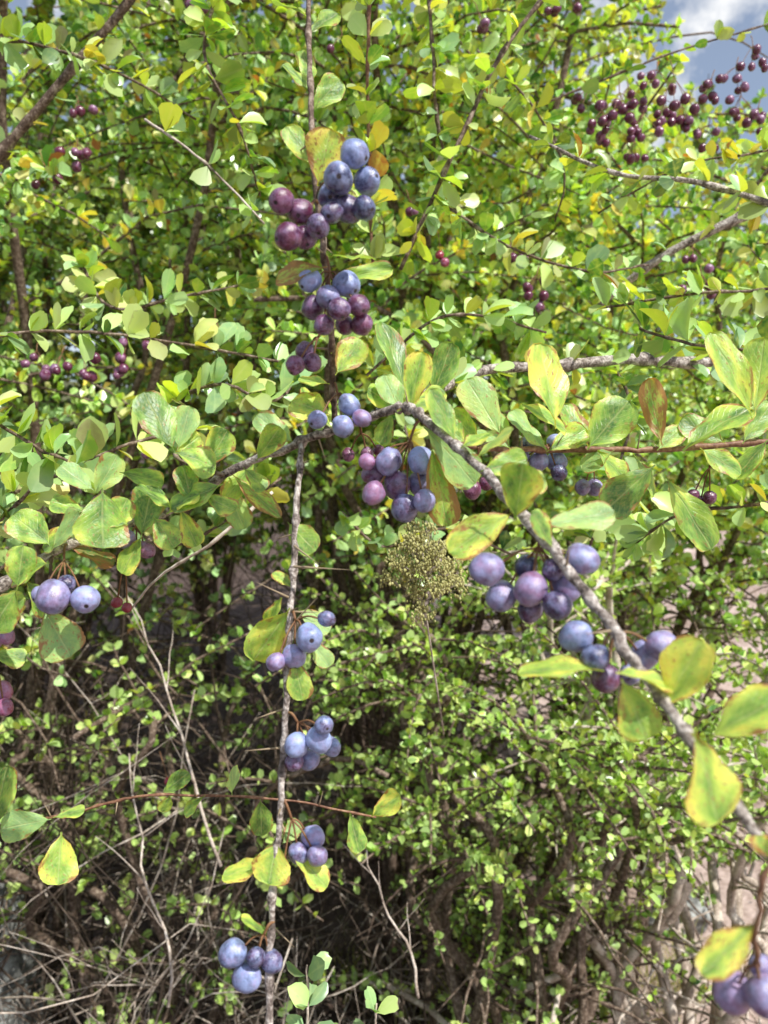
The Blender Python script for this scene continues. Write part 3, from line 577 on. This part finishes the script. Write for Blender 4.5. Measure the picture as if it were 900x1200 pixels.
# ---- dry seed head
SH=empty('dried_seed_head',P(520,860,.72),'pale tan dried flower head of tiny seeds below the centre cluster','seed head')
mb=MB(); mb.tube(spline([P(520,860,.72),P(508,780,.66),P(496,700,.62)],6),[.0008]*13,6)
hd=MB(); rr=random.Random(9)
for (hx,hy,hr,hn) in ((486,636,.011,26),(508,640,.013,28),(524,664,.012,24),(472,660,.011,24),(499,664,.014,34),(511,690,.010,18),(483,688,.009,18),(491,714,.008,12),(535,686,.006,7),(456,680,.006,7)):
    c0=P(hx,hy,.6+rr.uniform(-.01,.01))
    for i in range(hn):
        v=Vector((rr.gauss(0,1),rr.gauss(0,1),rr.gauss(.2,.8))).normalized()
        tip=c0+v*hr*rr.uniform(.2,1.35); ro=P(497,705,.62)
        mb.tube([ro,c0.lerp(ro,.3),tip],[.0004,.0003,.00025],3)
        for k in range(12): hd.ball(tip+Vector((rr.gauss(0,.0026),rr.gauss(0,.0026),rr.gauss(0,.0026))),rr.uniform(.0004,.0011),5,4,(1,1,1.5))
mb.build('stalk',M_DRY,SH); hd.build('seed_cluster',M_SEED,SH)
# ------------------------------------------------------------------ dry stems, litter, grass, rock, sticks
def crooked(rng,a,d,ln,n=9,j=.13,g=0):
    pts=[a.copy()]; dd=d.normalized()
    for i in range(n):
        dd=(dd+Vector((rng.gauss(0,j),rng.gauss(0,j),rng.gauss(g,j)))).normalized(); pts.append(pts[-1]+dd*ln/n)
    return pts
def dry_stem(rng,a,d,ln,r,forks=4):
    mb=MB(); s=crooked(rng,a,d,ln,9,.17); mb.tube(s,[r*(1-.65*i/9) for i in range(10)],6)
    for k in range(forks):
        i=rng.randint(2,8); q=Vector((rng.gauss(0,1),rng.gauss(0,.7),rng.gauss(.3,.7))).normalized()
        b=crooked(rng,s[i],q,ln*rng.uniform(.2,.5),6,.2); mb.tube(b,[r*.5*(1-.7*x/6) for x in range(7)],5)
        for z in range(2):
            c=crooked(rng,b[rng.randint(2,5)],Vector((rng.gauss(0,1),rng.gauss(0,1),rng.gauss(0,1))),ln*rng.uniform(.08,.2),4,.2); mb.tube(c,[r*.26*(1-.6*x/4) for x in range(5)],4)
    return mb
dr=random.Random(21); k=0
while k<95:
    x=dr.uniform(-.95,-.02); y=dr.uniform(1.0,1.8); 
    a=Vector((x,y,gh(x,y)-.02)); d=Vector((dr.gauss(-.12,.34),dr.gauss(.12,.2),1))
    ln=dr.uniform(.8,1.2) if x<-.35 else dr.uniform(.4,.75)
    o=dry_stem(dr,a,d,ln,dr.uniform(.0018,.004),7).build('dry_stem',M_DRY if dr.random()<.45 else M_TANG,None,a)  # pale colour for stems meant as sunlit, darkened colour for shaded ones
    tag(o,'thin leafless dry stem in the shaded brown thicket under the left branch','dry stem','dry stems in the brown thicket'); k+=1
for i in range(36):
    x=dr.uniform(.1,.98); y=dr.uniform(1.05,1.9); a=Vector((x,y,gh(x,y)-.02)); d=Vector((dr.gauss(0,.9),dr.gauss(0,.4),.5))
    o=dry_stem(dr,a,d,dr.uniform(.3,.65),dr.uniform(.0018,.004),5).build('dry_stem',M_DRY,None,a)
    tag(o,'thin leafless dry stem among the low green shrubs at right','dry stem','dry stems among the low shrubs')
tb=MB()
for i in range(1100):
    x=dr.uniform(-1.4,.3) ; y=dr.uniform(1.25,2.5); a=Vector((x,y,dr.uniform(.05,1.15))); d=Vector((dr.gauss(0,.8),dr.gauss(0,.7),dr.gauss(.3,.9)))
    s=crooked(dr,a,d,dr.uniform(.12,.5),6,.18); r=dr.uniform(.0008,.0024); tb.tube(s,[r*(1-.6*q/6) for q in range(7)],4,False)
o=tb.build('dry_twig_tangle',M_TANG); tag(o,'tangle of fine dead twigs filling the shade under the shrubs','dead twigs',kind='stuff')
def sticks(label,a,b,r,z=.0):
    A,B=Vector(a),Vector(b); mb=MB(); rg2=random.Random(int(a[0]*99)); n=11; off=Vector(); pts=[]
    for i in range(n+1):
        off=off*.75+Vector((rg2.gauss(0,.003),rg2.gauss(0,.003),rg2.gauss(0,.0025))); pts.append(A.lerp(B,i/n)+off)
    mb.tube(pts,[r*(1-.6*i/n) for i in range(n+1)],8)
    for i in (3,5,7,9):
        d=(B-A).normalized()*.8+Vector((rg2.gauss(0,.5),rg2.gauss(0,.5),rg2.uniform(0,.4))); c=crooked(rg2,pts[i],d,(B-A).length*.3,6,.1); mb.tube(c,[r*.45*(1-.7*q/6) for q in range(7)],6)
    o=mb.build('fallen_stick',M_DRY,None,A); tag(o,label,'stick')
sticks('pale fallen stick lying low at right above the bare soil',P(600,1048,1.5),P(735,1022,1.7),.009)
sticks('long grey stick slanting at the bottom right over the soil',P(600,1170,1.35),P(800,1085,1.7),.008)
sticks('upright forked stick standing at lower right',P(722,1040,1.55),P(728,965,1.6),.005)
sticks('grey stick lying at the bottom right corner of the soil',P(740,1190,1.6),P(900,1120,1.9),.007)
sticks('sunlit pale stick leaning in the thicket below the left berries',P(262,1010,.95),P(150,700,1.05),.0022)
sticks('sunlit pale stick leaning at the bottom left beside the hanging twig',P(200,1180,.9),P(140,880,1.0),.002)
sticks('long thin stick leaning right of the hanging twig at bottom',P(490,1170,.85),P(430,985,.9),.0018)
rng=np.random.default_rng(5); n=9000; x=rng.uniform(-1.8,1.8,n); y=rng.uniform(.5,3.4,n); z=np.array([gh(a,b) for a,b in zip(x,y)])+rng.uniform(.003,.015,n)
ax=rng.normal(size=(n,3)); ax[:,2]*=.25; up=rng.normal(size=(n,3))*.35+np.array([0,0,1]); Lh=rng.uniform(.01,.028,n)
keep=~((x>.45)&(rng.random(n)<.88))
o=leaves_mesh('leaf_litter',M_LIT,None,np.stack([x,y,z],1)[keep],ax[keep],up[keep],Lh[keep],Lh[keep]*rng.uniform(.3,.6,keep.sum()),np.stack([rng.random(keep.sum()),rng.uniform(.7,1.2,keep.sum())],1),T_FAR,F_FAR,A_FAR)
tag(o,'brown dead leaves scattered over the soil','leaf litter',kind='stuff')
T_GR=np.array([(0,-.5,0),(0,.5,0),(.5,.4,.06),(.5,-.4,.06),(1,.06,-.06),(1,-.06,-.06)],float); F_GR=np.array([(0,1,2,3),(3,2,4,5)]); A_GR=np.ones(6)
n=2200; cx=rng.uniform(-.1,.85,66); cy=rng.uniform(1.1,2.8,66); ci=rng.integers(0,66,n); x=cx[ci]+rng.normal(0,.035,n); y=cy[ci]+rng.normal(0,.035,n); z=np.array([gh(a,b) for a,b in zip(x,y)])
ax=rng.normal(size=(n,3))*.45+np.array([0,0,1]); up=rng.normal(size=(n,3)); Lh=rng.uniform(.05,.16,n)
o=leaves_mesh('dry_grass',M_GRS,None,np.stack([x,y,z],1),ax,up,Lh,np.full(n,.0028),np.stack([rng.random(n),rng.uniform(.8,1.2,n)],1),T_GR,F_GR,A_GR,False,False); tag(o,'tufts of yellowing grass at the foot of the shrubs','grass',kind='stuff')
def rock(c,r,sq,label,seed):
    mb=MB(); mb.ball((0,0,0),1,40,26); q=random.Random(seed); ph=[q.uniform(0,6) for _ in range(9)]; o0=Vector(c); vs=[]
    for v in mb.v:
        d=1+.13*math.sin(2.1*v.x+ph[0])*math.sin(2.7*v.y+ph[1])+.09*math.sin(4.3*v.z+ph[2]+2*v.x)+.05*math.sin(8*v.x+ph[3]+4*v.y)+.03*math.sin(15*v.y+ph[4]+9*v.z)
        d=min(d,1.1); vs.append(o0+Vector((v.x*r*sq[0]*d,v.y*r*sq[1]*d,v.z*r*sq[2]*d)))
    mb.v=vs; o=mb.build('rock',M_ROCK,None,o0); tag(o,label,'rock')
rock((-.82,1.44,.22),.18,(.9,.8,2.0),'tall pale grey lichened rock in the bottom left corner',3)
rock((.85,2.15,.04),.09,(1.3,1,.6),'small pale stone on the bare soil at bottom right',5)
# ------------------------------------------------------------------ light, world, camera
su=bpy.data.lights.new('sun','SUN'); su.energy=5.0; su.angle=math.radians(.5); su.color=(1,.985,.94)
so=bpy.data.objects.new('sun',su); C.objects.link(so); so.rotation_euler=(-SUN).to_track_quat('-Z','Y').to_euler(); so.location=SUN*10
w=bpy.data.worlds.new('World'); bpy.context.scene.world=w; w.use_nodes=True; nt=w.node_tree; g=N(nt); bg=nt.nodes['Background']
sk=g.n('ShaderNodeTexSky',sky_type='NISHITA'); sk.sun_disc=False; sk.sun_elevation=math.asin(SUN.z); sk.sun_rotation=math.atan2(SUN.x,SUN.y)
tc=g.n('ShaderNodeTexCoord'); cl=g.ramp(g.noise(tc.outputs['Generated'],5.5,6,.6),[(.51,.16),(.61,.95)])
lift=g.mix(1.0,sk.outputs[0],(1.25,1.3,1.35),'MULTIPLY')
col=g.mix(cl,lift,(10.3,10.4,10.5)); g.l(col,bg.inputs[0]); bg.inputs[1].default_value=.10
cd=bpy.data.cameras.new('camera'); co=bpy.data.objects.new('camera',cd); C.objects.link(co); co.location=CAM; co.rotation_euler=(math.pi/2+PITCH,0,0)
cd.sensor_fit='VERTICAL'; cd.sensor_height=36; cd.lens=36*F/1200; cd.clip_start=.01; cd.clip_end=2000
cd.dof.use_dof=True; cd.dof.focus_distance=.42; cd.dof.aperture_fstop=cd.lens/1000/.0020
S=bpy.context.scene; S.camera=co; S.view_settings.view_transform='Standard'; S.view_settings.look='None'; S.view_settings.exposure=0
